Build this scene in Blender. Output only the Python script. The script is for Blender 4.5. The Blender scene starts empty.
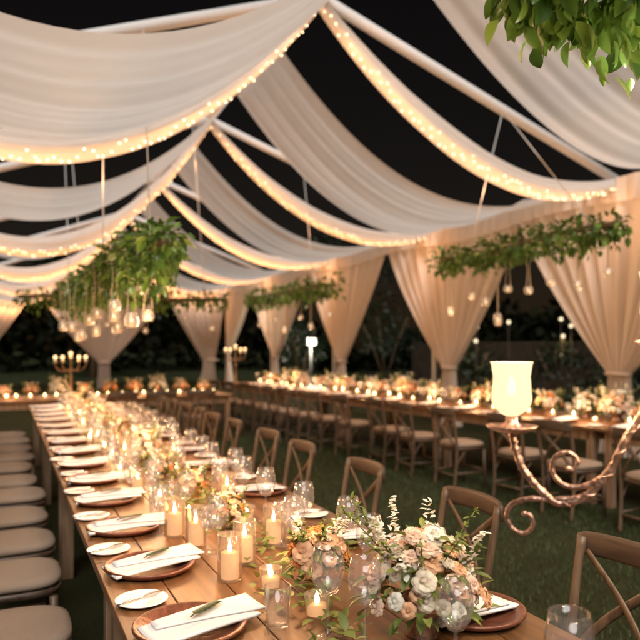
import bpy, bmesh, math, random
from mathutils import Vector, Matrix
PI = math.pi
random.seed(7)
R = random.uniform
scene = bpy.context.scene
COL = scene.collection

# ------------------------------------------------------------------ materials
def newmat(name):
    m = bpy.data.materials.new(name); m.use_nodes = True
    nt = m.node_tree; nt.nodes.clear()
    out = nt.nodes.new('ShaderNodeOutputMaterial')
    return m, nt, out
def N(nt, t, **kw):
    n = nt.nodes.new(t)
    for k, v in kw.items():
        if k.startswith('i_'): n.inputs[k[2:].replace('_', ' ')].default_value = v
        else: setattr(n, k, v)
    return n
def c4(c): return (c[0], c[1], c[2], 1.0)
def ramp(nt, stops):
    r = nt.nodes.new('ShaderNodeValToRGB')
    e = r.color_ramp.elements
    while len(e) < len(stops): e.new(.5)
    for i, (p, c) in enumerate(stops): e[i].position = p; e[i].color = c4(c)
    return r

def simple(name, col, rough=.5, metal=0., var=.12, scale=30., bump=.0, bscale=80., spec=.5, coat=0.):
    m, nt, out = newmat(name)
    b = N(nt, 'ShaderNodeBsdfPrincipled')
    b.inputs['Roughness'].default_value = rough; b.inputs['Metallic'].default_value = metal
    b.inputs['Specular IOR Level'].default_value = spec
    b.inputs['Coat Weight'].default_value = coat
    tc = N(nt, 'ShaderNodeTexCoord')
    nz = N(nt, 'ShaderNodeTexNoise'); nz.inputs['Scale'].default_value = scale; nz.inputs['Detail'].default_value = 5
    nt.links.new(tc.outputs['Object'], nz.inputs['Vector'])
    r = ramp(nt, [(.3, [x*(1-var) for x in col]), (.7, [min(1, x*(1+var)) for x in col])])
    nt.links.new(nz.outputs['Fac'], r.inputs[0]); nt.links.new(r.outputs[0], b.inputs['Base Color'])
    if bump:
        n2 = N(nt, 'ShaderNodeTexNoise'); n2.inputs['Scale'].default_value = bscale; n2.inputs['Detail'].default_value = 4
        nt.links.new(tc.outputs['Object'], n2.inputs['Vector'])
        bp = N(nt, 'ShaderNodeBump'); bp.inputs['Strength'].default_value = bump; bp.inputs['Distance'].default_value = .01
        nt.links.new(n2.outputs['Fac'], bp.inputs['Height']); nt.links.new(bp.outputs[0], b.inputs['Normal'])
    nt.links.new(b.outputs[0], out.inputs[0])
    return m

def cloth(name, col, trans=.35, scale=(60, 60, 60), bump=.15, see=0.):
    m, nt, out = newmat(name)
    tc = N(nt, 'ShaderNodeTexCoord')
    mp = N(nt, 'ShaderNodeMapping'); mp.inputs['Scale'].default_value = scale
    nt.links.new(tc.outputs['Object'], mp.inputs['Vector'])
    nz = N(nt, 'ShaderNodeTexNoise'); nz.inputs['Scale'].default_value = 1.; nz.inputs['Detail'].default_value = 6
    nt.links.new(mp.outputs[0], nz.inputs['Vector'])
    r = ramp(nt, [(.25, [x*.93 for x in col]), (.75, col)])
    nt.links.new(nz.outputs['Fac'], r.inputs[0])
    bp = N(nt, 'ShaderNodeBump'); bp.inputs['Strength'].default_value = bump; bp.inputs['Distance'].default_value = .02
    nt.links.new(nz.outputs['Fac'], bp.inputs['Height'])
    d = N(nt, 'ShaderNodeBsdfDiffuse'); t = N(nt, 'ShaderNodeBsdfTranslucent')
    for s in (d, t):
        nt.links.new(r.outputs[0], s.inputs['Color']); nt.links.new(bp.outputs[0], s.inputs['Normal'])
    mx = N(nt, 'ShaderNodeMixShader'); mx.inputs[0].default_value = trans
    nt.links.new(d.outputs[0], mx.inputs[1]); nt.links.new(t.outputs[0], mx.inputs[2])
    last = mx
    if see:
        tr = N(nt, 'ShaderNodeBsdfTransparent'); m2 = N(nt, 'ShaderNodeMixShader'); m2.inputs[0].default_value = see
        nt.links.new(mx.outputs[0], m2.inputs[1]); nt.links.new(tr.outputs[0], m2.inputs[2]); last = m2
    nt.links.new(last.outputs[0], out.inputs[0])
    return m

def wood(name, c1, c2, along='Y', rough=.55, plank=0., grain=1.):
    m, nt, out = newmat(name)
    b = N(nt, 'ShaderNodeBsdfPrincipled'); b.inputs['Roughness'].default_value = rough
    tc = N(nt, 'ShaderNodeTexCoord'); mp = N(nt, 'ShaderNodeMapping')
    s = {'X': (1.2, 22, 22), 'Y': (22, 1.2, 22), 'Z': (22, 22, 1.6)}[along]
    mp.inputs['Scale'].default_value = [x*grain for x in s]
    oi = N(nt, 'ShaderNodeObjectInfo')
    ad = N(nt, 'ShaderNodeVectorMath', operation='ADD')
    sc = N(nt, 'ShaderNodeVectorMath', operation='SCALE'); sc.inputs['Scale'].default_value = 13.
    nt.links.new(oi.outputs['Location'], sc.inputs[0])
    nt.links.new(tc.outputs['Object'], ad.inputs[0]); nt.links.new(sc.outputs[0], ad.inputs[1])
    nt.links.new(ad.outputs[0], mp.inputs['Vector'])
    nz = N(nt, 'ShaderNodeTexNoise'); nz.inputs['Scale'].default_value = 1.3; nz.inputs['Detail'].default_value = 8; nz.inputs['Distortion'].default_value = .7
    nt.links.new(mp.outputs[0], nz.inputs['Vector'])
    r = ramp(nt, [(.3, c1), (.5, [(a+b_)/2 for a, b_ in zip(c1, c2)]), (.72, c2)])
    nt.links.new(nz.outputs['Fac'], r.inputs[0])
    col = r.outputs[0]
    n3 = N(nt, 'ShaderNodeTexNoise'); n3.inputs['Scale'].default_value = 2.2; n3.inputs['Detail'].default_value = 3
    nt.links.new(ad.outputs[0], n3.inputs['Vector'])
    r3 = ramp(nt, [(.3, (.62, .62, .62)), (.7, (1.1, 1.1, 1.1))])
    nt.links.new(n3.outputs['Fac'], r3.inputs[0])
    mm = N(nt, 'ShaderNodeMix', data_type='RGBA', blend_type='MULTIPLY'); mm.inputs[0].default_value = .8
    nt.links.new(col, mm.inputs[6]); nt.links.new(r3.outputs[0], mm.inputs[7]); col = mm.outputs[2]
    gi = N(nt, 'ShaderNodeNewGeometry')
    rp = ramp(nt, [(0, (.72, .70, .68)), (1, (1.15, 1.12, 1.1))])
    nt.links.new(gi.outputs['Random Per Island'], rp.inputs[0])
    m4 = N(nt, 'ShaderNodeMix', data_type='RGBA', blend_type='MULTIPLY'); m4.inputs[0].default_value = plank
    nt.links.new(col, m4.inputs[6]); nt.links.new(rp.outputs[0], m4.inputs[7]); col = m4.outputs[2]
    nt.links.new(col, b.inputs['Base Color'])
    bp = N(nt, 'ShaderNodeBump'); bp.inputs['Strength'].default_value = .25; bp.inputs['Distance'].default_value = .004
    nt.links.new(nz.outputs['Fac'], bp.inputs['Height']); nt.links.new(bp.outputs[0], b.inputs['Normal'])
    nt.links.new(b.outputs[0], out.inputs[0])
    return m

def leafmat(name, dark, light, trans=.3, rough=.35):
    m, nt, out = newmat(name)
    g = N(nt, 'ShaderNodeNewGeometry')
    r = ramp(nt, [(0, dark), (.6, [(a+b)/2 for a, b in zip(dark, light)]), (1, light)])
    nt.links.new(g.outputs['Random Per Island'], r.inputs[0])
    b = N(nt, 'ShaderNodeBsdfPrincipled'); b.inputs['Roughness'].default_value = rough
    t = N(nt, 'ShaderNodeBsdfTranslucent')
    nt.links.new(r.outputs[0], b.inputs['Base Color']); nt.links.new(r.outputs[0], t.inputs['Color'])
    mx = N(nt, 'ShaderNodeMixShader'); mx.inputs[0].default_value = trans
    nt.links.new(b.outputs[0], mx.inputs[1]); nt.links.new(t.outputs[0], mx.inputs[2])
    nt.links.new(mx.outputs[0], out.inputs[0])
    return m

def glass(name, tint=(1, 1, 1), body=.05, base=.05):
    m, nt, out = newmat(name)
    lw = N(nt, 'ShaderNodeLayerWeight'); lw.inputs['Blend'].default_value = .35
    pw = N(nt, 'ShaderNodeMath', operation='POWER'); pw.inputs[1].default_value = 2.6
    nt.links.new(lw.outputs['Facing'], pw.inputs[0])
    mr = N(nt, 'ShaderNodeMath', operation='MULTIPLY_ADD'); mr.inputs[1].default_value = .75; mr.inputs[2].default_value = base
    nt.links.new(pw.outputs[0], mr.inputs[0])
    tr = N(nt, 'ShaderNodeBsdfTransparent'); tr.inputs[0].default_value = c4(tint)
    gl = N(nt, 'ShaderNodeBsdfGlossy'); gl.inputs['Roughness'].default_value = .04
    df = N(nt, 'ShaderNodeBsdfDiffuse'); df.inputs[0].default_value = c4([.85*x for x in tint])
    m1 = N(nt, 'ShaderNodeMixShader'); nt.links.new(mr.outputs[0], m1.inputs[0])
    nt.links.new(tr.outputs[0], m1.inputs[1]); nt.links.new(gl.outputs[0], m1.inputs[2])
    m2 = N(nt, 'ShaderNodeMixShader'); m2.inputs[0].default_value = body
    nt.links.new(m1.outputs[0], m2.inputs[1]); nt.links.new(df.outputs[0], m2.inputs[2])
    nt.links.new(m2.outputs[0], out.inputs[0])
    return m

def emit(name, col, strength, sample=False, base=None, mixf=1.):
    m, nt, out = newmat(name)
    e = N(nt, 'ShaderNodeEmission'); e.inputs[0].default_value = c4(col); e.inputs[1].default_value = strength
    if base is None: nt.links.new(e.outputs[0], out.inputs[0])
    else:
        d = N(nt, 'ShaderNodeBsdfDiffuse'); d.inputs[0].default_value = c4(base)
        a = N(nt, 'ShaderNodeAddShader'); nt.links.new(d.outputs[0], a.inputs[0]); nt.links.new(e.outputs[0], a.inputs[1])
        last = a
        if mixf < 1.:
            tr = N(nt, 'ShaderNodeBsdfTransparent'); mx = N(nt, 'ShaderNodeMixShader'); mx.inputs[0].default_value = mixf
            nt.links.new(a.outputs[0], mx.inputs[1]); nt.links.new(tr.outputs[0], mx.inputs[2]); last = mx
        nt.links.new(last.outputs[0], out.inputs[0])
    m.cycles.emission_sampling = 'AUTO' if sample else 'NONE'
    return m

M = {}
M['drape'] = cloth('drape_fabric', (.80, .715, .635), .32, (9, 9, 2.2), .2)
M['ceil'] = cloth('ceiling_fabric', (.87, .84, .80), .64, (2.2, 7, 7), .15)
M['band'] = cloth('light_swag_fabric', (.82, .79, .75), .45, (5, 16, 16), .3)
M['napkin'] = cloth('napkin_linen', (.80, .79, .77), .08, (160, 160, 160), .12)
M['wrap'] = cloth('wrapped_pole_fabric', (.78, .76, .74), .05, (20, 20, 20), .2)
M['cushion'] = cloth('cushion_linen', (.28, .215, .16), .0, (140, 140, 140), .2)
M['table'] = wood('table_wood', (.085, .037, .013), (.25, .118, .043), 'Y', .42, 1.)
M['tableleg'] = wood('table_leg_wood', (.15, .085, .045), (.34, .215, .125), 'Z', .55, .3)
M['chair'] = wood('chair_wood', (.058, .034, .019), (.155, .10, .06), 'Z', .5, .3)
M['chairx'] = wood('chair_rail_wood', (.036, .022, .013), (.09, .056, .034), 'X', .5, .2)
M['glass'] = glass('clear_glass', (1, 1, 1), .03, .05)
M['amber'] = glass('amber_glass', (.95, .72, .35), .10, .06)
M['votive'] = glass('votive_glass', (1, .93, .82), .08, .05)
M['porcelain'] = simple('porcelain', (.80, .78, .74), .25, 0, .03, 10)
M['charger'] = simple('copper_charger', (.155, .055, .03), .36, .35, .35, 40, .25, 60)
M['steel'] = simple('polished_steel', (.6, .58, .55), .22, 1., .1, 40)
M['copper'] = simple('aged_copper', (.44, .275, .205), .33, .85, .55, 45, .25, 150)
M['bronze'] = simple('dark_bronze', (.22, .14, .085), .4, .7, .3, 40, .2, 90)
M['leaf'] = leafmat('garland_leaf', (.035, .085, .018), (.17, .30, .05), .25, .32)
M['leaf_pale'] = leafmat('garland_leaf_bright', (.06, .13, .02), (.19, .29, .055), .3, .3)
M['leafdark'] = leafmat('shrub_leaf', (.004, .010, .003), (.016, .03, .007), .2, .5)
M['woods'] = simple('far_wood_leaf', (.010, .011, .006), 1., 0, .4, .5, spec=0.)
M['sprig'] = leafmat('herb_leaf', (.02, .05, .02), (.06, .10, .04), .1, .5)
M['moss'] = leafmat('bouquet_leaf', (.08, .12, .025), (.26, .30, .07), .3, .5)
M['twig'] = simple('brown_twig', (.12, .075, .04), .7, 0, .3, 40)
M['cord'] = simple('jute_cord', (.55, .45, .33), .8, 0, .15, 60)
M['cable'] = simple('white_cable', (.75, .73, .70), .6, 0, .05, 60)
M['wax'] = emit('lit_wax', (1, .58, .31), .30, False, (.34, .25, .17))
M['flame'] = emit('flame', (1, .74, .38), 7.)
M['flame_far'] = emit('flame_globe', (1, .62, .28), 1.0)
M['jar'] = glass('lantern_glass', (1, .97, .93), .16, .07)
M['flame_dim'] = emit('lantern_flame', (1, .72, .42), .8)
M['waxdim'] = emit('lantern_wax', (1, .68, .36), .05, False, (.6, .5, .36))
M['bulb'] = emit('fairy_bulb', (1, .64, .36), 1.8)
M['shade'] = emit('lit_frosted_glass', (1, .64, .34), .50, True, (.055, .045, .035), .17)
M['flood'] = emit('floodlight_lens', (1, .90, .62), 6.)
M['spot'] = emit('garden_light', (1, .80, .50), .55)
for k, c in {'pink': (.86, .60, .46), 'peach': (.80, .47, .27), 'white': (.87, .83, .70), 'orange': (.74, .27, .07), 'blush': (.88, .74, .58)}.items():
    M[k] = leafmat('petal_'+k, [x*.82 for x in c], [min(.85, x*1.1) for x in c], .3, .6)
M['post'] = simple('grey_post', (.25, .24, .23), .5, .4, .1, 20)
M['stone'] = simple('garden_wall_render', (.035, .021, .010), .9, 0, .35, 3., .5, 12)
M['dark'] = simple('dark_soil', (.05, .035, .02), .9, 0, .3, 4)

# ------------------------------------------------------------------ mesh helper
class MB:
    def __init__(s): s.v = []; s.f = []
    def add(s, vs, fs):
        b = len(s.v); s.v += [tuple(p) for p in vs]; s.f += [tuple(b+i for i in f) for f in fs]; return s
    def patch(s, fn, nu, nv, closed=False):
        vs = [fn(i/nu, j/nv) for j in range(nv+1) for i in range(nu if closed else nu+1)]
        w = nu if closed else nu+1; fs = []
        for j in range(nv):
            for i in range(nu):
                a = j*w+i; b = j*w+(i+1) % w
                fs.append((a, b, b+w, a+w))
        return s.add(vs, fs)
    def tube(s, pts, r, n=8, flat=1., cap=True):
        pts = [Vector(p) for p in pts]; rs = r if isinstance(r, (list, tuple)) else [r]*len(pts)
        vs = []; fs = []; ref = None
        for i, p in enumerate(pts):
            t = (pts[min(i+1, len(pts)-1)]-pts[max(i-1, 0)]).normalized()
            if ref is None:
                ref = Vector((0, 0, 1)) if abs(t.z) < .9 else Vector((1, 0, 0))
            u = (ref-t*ref.dot(t)).normalized(); w = t.cross(u); ref = u
            for k in range(n):
                a = 2*PI*k/n
                vs.append(p+u*math.cos(a)*rs[i]+w*math.sin(a)*rs[i]*flat)
        for i in range(len(pts)-1):
            for k in range(n):
                a = i*n+k; b = i*n+(k+1) % n
                fs.append((a, b, b+n, a+n))
        if cap:
            fs.append(tuple(reversed(range(n)))); fs.append(tuple((len(pts)-1)*n+k for k in range(n)))
        return s.add(vs, fs)
    def lathe(s, prof, n=20, c=(0, 0, 0)):
        vs = []; fs = []
        for r, z in prof:
            for k in range(n):
                a = 2*PI*k/n
                vs.append((c[0]+r*math.cos(a), c[1]+r*math.sin(a), c[2]+z))
        for i in range(len(prof)-1):
            for k in range(n):
                a = i*n+k; b = i*n+(k+1) % n
                fs.append((a, b, b+n, a+n))
        if prof[0][0] > 1e-4 and len(prof) > 2 and getattr(s, 'cap0', False): fs.append(tuple(reversed(range(n))))
        return s.add(vs, fs)
    def cbox(s, c, d, bev=.004, rot=None):
        bm = bmesh.new(); bmesh.ops.create_cube(bm, size=1.)
        bmesh.ops.scale(bm, vec=d, verts=bm.verts)
        if bev: bmesh.ops.bevel(bm, geom=bm.edges[:], offset=bev, segments=2, affect='EDGES', profile=.5)
        mt = Matrix.Translation(c) @ (rot.to_4x4() if rot else Matrix.Identity(4))
        bm.verts.ensure_lookup_table()
        for i, v in enumerate(bm.verts): v.index = i
        s.add([mt @ v.co for v in bm.verts], [[v.index for v in f.verts] for f in bm.faces]); bm.free(); return s
    def ball(s, c, r, n=8, m=5, sz=1.):
        pr = [(r*math.sin(PI*i/m)+1e-5, -r*sz*math.cos(PI*i/m)) for i in range(m+1)]
        return s.lathe(pr, n, c)
    def sup(s, rings, e=3.2, n=32):
        # rings of (half x, half y, z, y centre): superellipse sections
        vs = []; fs = []
        for hx, hy, z, yc in rings:
            for k in range(n):
                a = 2*PI*k/n; ca, sa = math.cos(a), math.sin(a)
                vs.append((hx*math.copysign(abs(ca)**(2/e), ca), yc+hy*math.copysign(abs(sa)**(2/e), sa), z))
        for i in range(len(rings)-1):
            for k in range(n):
                a = i*n+k; b = i*n+(k+1) % n; fs.append((a, b, b+n, a+n))
        fs.append(tuple(reversed(range(n)))); fs.append(tuple((len(rings)-1)*n+k for k in range(n)))
        return s.add(vs, fs)
    def leaf(s, p, d, up, L, W, fold=.25, curl=.2, fine=False):
        d = d.normalized(); side = d.cross(up)
        if side.length < 1e-3: side = d.cross(Vector((1, 0, 0)))
        side.normalize(); nrm = side.cross(d)
        def q(a, b, h): return p+d*(L*a)+side*(W*b)+nrm*(L*h-curl*L*a*a)
        if not fine:
            vs = [q(0, 0, 0), q(.28, -.46, fold*.35), q(.32, 0, 0), q(.28, .46, fold*.35), q(.65, -.4, fold*.3), q(.68, 0, 0), q(.65, .4, fold*.3), q(1, 0, 0)]
            return s.add(vs, [(0, 2, 1), (0, 3, 2), (1, 2, 5, 4), (2, 3, 6, 5), (4, 5, 7), (5, 6, 7)])
        vs = [q(0, 0, 0)]
        for a_, w_ in ((.10, .20), (.25, .40), (.42, .50), (.58, .50), (.74, .41), (.88, .24)):
            vs += [q(a_, -w_, fold*w_*.8), q(a_, -w_*.5, fold*w_*.32), q(a_, 0, 0), q(a_, w_*.5, fold*w_*.32), q(a_, w_, fold*w_*.8)]
        vs.append(q(1, 0, -.03))
        fs = [(0, 2, 1), (0, 3, 2), (0, 4, 3), (0, 5, 4)]
        for r_ in range(5):
            for k in range(4): i = 1+r_*5+k; fs.append((i, i+1, i+6, i+5))
        fs += [(26+k, 27+k, 31) for k in range(4)]
        return s.add(vs, fs)
    def build(s, name, m, parent=None, smooth=True, loc=None, rz=0.):
        me = bpy.data.meshes.new(name); me.from_pydata(s.v, [], s.f); me.update()
        bm = bmesh.new(); bm.from_mesh(me); bmesh.ops.recalc_face_normals(bm, faces=bm.faces) if len(s.f) < 30000 else None
        bm.to_mesh(me); bm.free()
        if smooth: me.polygons.foreach_set('use_smooth', [True]*len(me.polygons))
        me.materials.append(m)
        o = bpy.data.objects.new(name, me); COL.objects.link(o)
        if smooth == 'auto': 
            pass
        if parent: o.parent = parent
        if loc: o.location = loc
        o.rotation_euler.z = rz
        return o

def tag(o, label, cat, group=None, kind=None):
    if label: o['label'] = label
    if cat: o['category'] = cat
    if group: o['group'] = group
    if kind: o['kind'] = kind
    return o
def empty(name, loc=(0, 0, 0), rz=0., label=None, cat=None, group=None):
    o = bpy.data.objects.new(name, None); COL.objects.link(o); o.empty_display_size = .1
    o.location = loc; o.rotation_euler.z = rz
    return tag(o, label, cat, group)
def dup(o, parent=None):
    c = o.copy(); COL.objects.link(c)
    if parent: c.parent = parent
    for ch in list(o.children): dup(ch, c)
    return c
class Kit:
    """first use places the prototype itself, later uses copy it"""
    def __init__(s, proto): s.p = proto; s.used = False
    def put(s, loc, rz, label, group=None, sc=1., zs=None):
        o = dup(s.p) if s.used else s.p
        s.used = True
        o.location = loc; o.rotation_euler.z = rz; o['label'] = label
        o.scale = (sc, sc, sc*(zs if zs else 1.))
        if group: o['group'] = group
        return o
ORD = 'first second third fourth fifth sixth seventh eighth ninth tenth eleventh twelfth thirteenth fourteenth fifteenth sixteenth seventeenth eighteenth nineteenth twentieth'.split()
for t_ in ('twenty', 'thirty', 'forty', 'fifty', 'sixty'):
    if t_ != 'twenty': ORD.append(t_[:-1]+'ieth')
    ORD += [t_+'-'+o_ for o_ in ORD[:9]]
def point(name, loc, w, col=(1, .58, .27), r=.03):
    l = bpy.data.lights.new(name, 'POINT'); l.energy = w; l.color = col; l.shadow_soft_size = r
    o = bpy.data.objects.new(name, l); o.location = loc; COL.objects.link(o); return o
def smooth_path(pts, n=8):
    pts = [Vector(p) for p in pts]; out = []
    for i in range(len(pts)-1):
        p0, p1, p2, p3 = pts[max(i-1, 0)], pts[i], pts[i+1], pts[min(i+2, len(pts)-1)]
        for k in range(n):
            t = k/n
            out.append(.5*((2*p1)+(p2-p0)*t+(2*p0-5*p1+4*p2-p3)*t*t+(3*p1-p0-3*p2+p3)*t**3))
    out.append(pts[-1]); return out

# ------------------------------------------------------------------ camera, world, sun
TH = math.atan(316/700)
cam = bpy.data.cameras.new('camera'); co = bpy.data.objects.new('camera', cam); COL.objects.link(co)
co.location = (0, 0, 1.55); co.rotation_euler = (PI/2, 0, -TH)
cam.sensor_width = 36; cam.lens = 36*700/640; cam.shift_y = 26/640; cam.clip_end = 500; cam.clip_start = .05
cam.dof.use_dof = True; cam.dof.focus_distance = 2.1; cam.dof.aperture_fstop = 2.6
scene.camera = co
scene.view_settings.view_transform = 'Standard'; scene.view_settings.look = 'None'
scene.view_settings.exposure = 1.8; scene.view_settings.gamma = 1.; scene.view_settings.use_curve_mapping = False
scene.cycles.use_denoising = True
scene.cycles.max_bounces = 6; scene.cycles.diffuse_bounces = 3; scene.cycles.glossy_bounces = 3
scene.cycles.transparent_max_bounces = 24; scene.cycles.transmission_bounces = 4
scene.cycles.sample_clamp_indirect = 2.5; scene.cycles.sample_clamp_direct = 0
scene.cycles.use_adaptive_sampling = True; scene.cycles.adaptive_threshold = .025; scene.cycles.use_light_tree = True; scene.cycles.caustics_reflective = False; scene.cycles.caustics_refractive = False
SUN_EL, SUN_AZ = math.radians(45), math.radians(-165)     # behind the camera
w = bpy.data.worlds.new('World'); scene.world = w; w.use_nodes = True
nt = w.node_tree; bg = nt.nodes['Background']
sk = nt.nodes.new('ShaderNodeTexSky'); sk.sky_type = 'NISHITA'; sk.sun_disc = False
sk.sun_elevation = SUN_EL; sk.sun_rotation = math.radians(195)
hue = nt.nodes.new('ShaderNodeMix'); hue.data_type = 'RGBA'; hue.blend_type = 'MULTIPLY'; hue.inputs[0].default_value = 1.
hue.inputs[7].default_value = (1., .55, .32, 1)
nt.links.new(sk.outputs[0], hue.inputs[6]); nt.links.new(hue.outputs[2], bg.inputs[0]); bg.inputs[1].default_value = .0010
sl = bpy.data.lights.new('sun', 'SUN'); sl.energy = .92; sl.angle = math.radians(35); sl.color = (1, .965, .93)
so = bpy.data.objects.new('sun', sl); COL.objects.link(so)
# light travels along -Z of the lamp: from behind and above, heading +Y
dirv = Vector((math.sin(math.radians(22))*math.cos(SUN_EL), math.cos(math.radians(22))*math.cos(SUN_EL), -math.sin(SUN_EL)))
so.rotation_euler = dirv.to_track_quat('-Z', 'Y').to_euler()

# ------------------------------------------------------------------ ground
def ground():
    m, nt, out = newmat('lawn_ground')
    b = N(nt, 'ShaderNodeBsdfPrincipled'); b.inputs['Roughness'].default_value = .95; b.inputs['Specular IOR Level'].default_value = .1
    tc = N(nt, 'ShaderNodeTexCoord')
    n1 = N(nt, 'ShaderNodeTexNoise'); n1.inputs['Scale'].default_value = 1.3; n1.inputs['Detail'].default_value = 8
    n2 = N(nt, 'ShaderNodeTexNoise'); n2.inputs['Scale'].default_value = 70; n2.inputs['Detail'].default_value = 4
    nt.links.new(tc.outputs['Object'], n1.inputs['Vector']); nt.links.new(tc.outputs['Object'], n2.inputs['Vector'])
    r1 = ramp(nt, [(.3, (.024, .029, .012)), (.7, (.044, .049, .02))]); nt.links.new(n1.outputs['Fac'], r1.inputs[0])
    r2 = ramp(nt, [(.3, (.5, .5, .5)), (.7, (1.3, 1.3, 1.3))]); nt.links.new(n2.outputs['Fac'], r2.inputs[0])
    mm = N(nt, 'ShaderNodeMix', data_type='RGBA', blend_type='MULTIPLY'); mm.inputs[0].default_value = 1.
    nt.links.new(r1.outputs[0], mm.inputs[6]); nt.links.new(r2.outputs[0], mm.inputs[7])
    nt.links.new(mm.outputs[2], b.inputs['Base Color'])
    bp = N(nt, 'ShaderNodeBump'); bp.inputs['Strength'].default_value = .8; bp.inputs['Distance'].default_value = .03
    nt.links.new(n2.outputs['Fac'], bp.inputs['Height']); nt.links.new(bp.outputs[0], b.inputs['Normal'])
    nt.links.new(b.outputs[0], out.inputs[0])
    mb = MB(); mb.add([(-150, -80, 0), (200, -80, 0), (200, 220, 0), (-150, 220, 0)], [(0, 1, 2, 3)])
    tag(mb.build('lawn', m, smooth=False), None, None, kind='structure')
    g = MB(); rng = random.Random(3)
    for _ in range(52000):
        y = .8+rng.random()**1.6*10.5; x = rng.uniform(1.3, 5.2)
        h = rng.uniform(.02, .05); a = rng.uniform(0, 2*PI); ww = rng.uniform(.002, .004)*(1+y*.12)
        dx, dy = math.cos(a)*ww, math.sin(a)*ww; lx, ly = rng.uniform(-.02, .02), rng.uniform(-.02, .02)
        g.add([(x-dx, y-dy, 0), (x+dx, y+dy, 0), (x+lx, y+ly, h)], [(0, 1, 2)])
    gm = leafmat('grass_blade', (.026, .042, .012), (.07, .095, .03), .2, .7)
    me = bpy.data.meshes.new('grass'); me.from_pydata(g.v, [], g.f); me.materials.append(gm)
    o = bpy.data.objects.new('grass', me); COL.objects.link(o)
    tag(o, 'short green grass growing between the banquet tables', 'grass', kind='stuff')
ground()

# ------------------------------------------------------------------ tent frame
XR, XL, XM, ZR, ZE = 7.88, -1.28, 3.3, 5.48, 3.84
BAY = [2.55+4.75*k for k in range(6)]
YB = BAY[-1]
fr = empty('tent_frame', (XM, BAY[0], 0), label='white wrapped tent frame of rafters, ridge and posts under the night sky', cat='tent frame')
def rel(p): return (p[0]-XM, p[1]-BAY[0], p[2])
for y in BAY:
    for xe in (XL, XR):
        m_ = MB(); m_.tube([rel((XM, y, ZR+.06)), rel(((XM+xe)/2, y, (ZR+ZE)/2+.06)), rel((xe, y, ZE+.06))], .065, 10); m_.build('rafter', M['wrap'], fr)
        m_ = MB(); m_.tube([rel((xe+.12*(1 if xe > 0 else -1), y, 0)), rel((xe+.12*(1 if xe > 0 else -1), y, ZE+.02))], .05, 10); m_.build('post', M['wrap'], fr)
m_ = MB(); m_.tube([rel((XM, BAY[0], ZR+.08)), rel((XM, YB, ZR+.08))], .05, 8); m_.build('ridge_beam', M['wrap'], fr)
for xe in (XL, XR):
    m_ = MB(); m_.tube([rel((xe, BAY[0], ZE+.02)), rel((xe, YB, ZE+.02))], .05, 8); m_.build('eave_beam', M['wrap'], fr)
m_ = MB(); m_.tube([rel((XL, YB, ZE-.1)), rel((XR, YB, ZE-.1))], .05, 8); m_.build('end_beam', M['wrap'], fr)

# ceiling drapes (wide sheer cloth at mid bay) and light swags (at each rafter)
def cz(xe, s, sag): return ZR+(ZE-ZR)*s-4*sag*s*(1-s)
def cx(xe, s): return XM+(xe-XM)*s
CN = ['at the picture top, nearest the viewpoint', 'hanging between the two nearest lit swags', 'hanging between the second and third lit swags', 'hanging between the third and fourth lit swags', 'hanging nearest the back drapes']
for i in range(5):
    yc = (BAY[i]+BAY[i+1])/2; rng = random.Random(20+i); ph = [rng.uniform(0, 6) for _ in range(6)]
    def fn(a, b):
        u = 2*a-1; v = 2*b-1
        xe = XR if v > 0 else XL; s = abs(v)
        hw = .95+.25*s+.55*s**3 if v > 0 else .95+(.48 if i == 0 else .25)*s
        pinch = 1-.0*s
        y = yc+(.30*s if v < 0 and i == 0 else 0)+u*(hw-(.28*s if v < 0 and i == 0 else 0))+.12*math.sin(3*s+ph[0])*s*(1-s)
        env = (.25+.75*min(1, s*3))*(.35 if v < 0 and i < 2 else .8)
        fold = (.030*math.sin(7*u+ph[1]+.8*s)+.022*math.sin(15*u+ph[2]+1.5*s)+.010*math.sin(31*u+ph[3]))*env
        z = cz(xe, s, ((1.36 if i == 0 else 1.30) if xe < 0 else (.80 if i == 0 else 1.0))+.09*(1-u*u))+fold+.12
        x = cx(xe, s)+.04*math.sin(5*u+ph[4])*s*(1-s)
        return (x, y-yc, z)
    mb = MB(); mb.patch(fn, 64, 72)
    tag(mb.build('ceiling_drape', M['ceil'], loc=(0, yc, 0)), 'wide sheer white ceiling cloth '+CN[i], 'drape', 'sheer ceiling cloths')
SN = ['nearest lit swag, just above and behind the viewpoint', 'largest one, meeting the ridge at the picture top', 'second swag behind the largest one', 'third fairy-lit swag in depth, glowing tan', 'fourth fairy-lit swag in depth, mostly behind the greenery', 'last fairy-lit swag along the back drapes']
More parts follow.
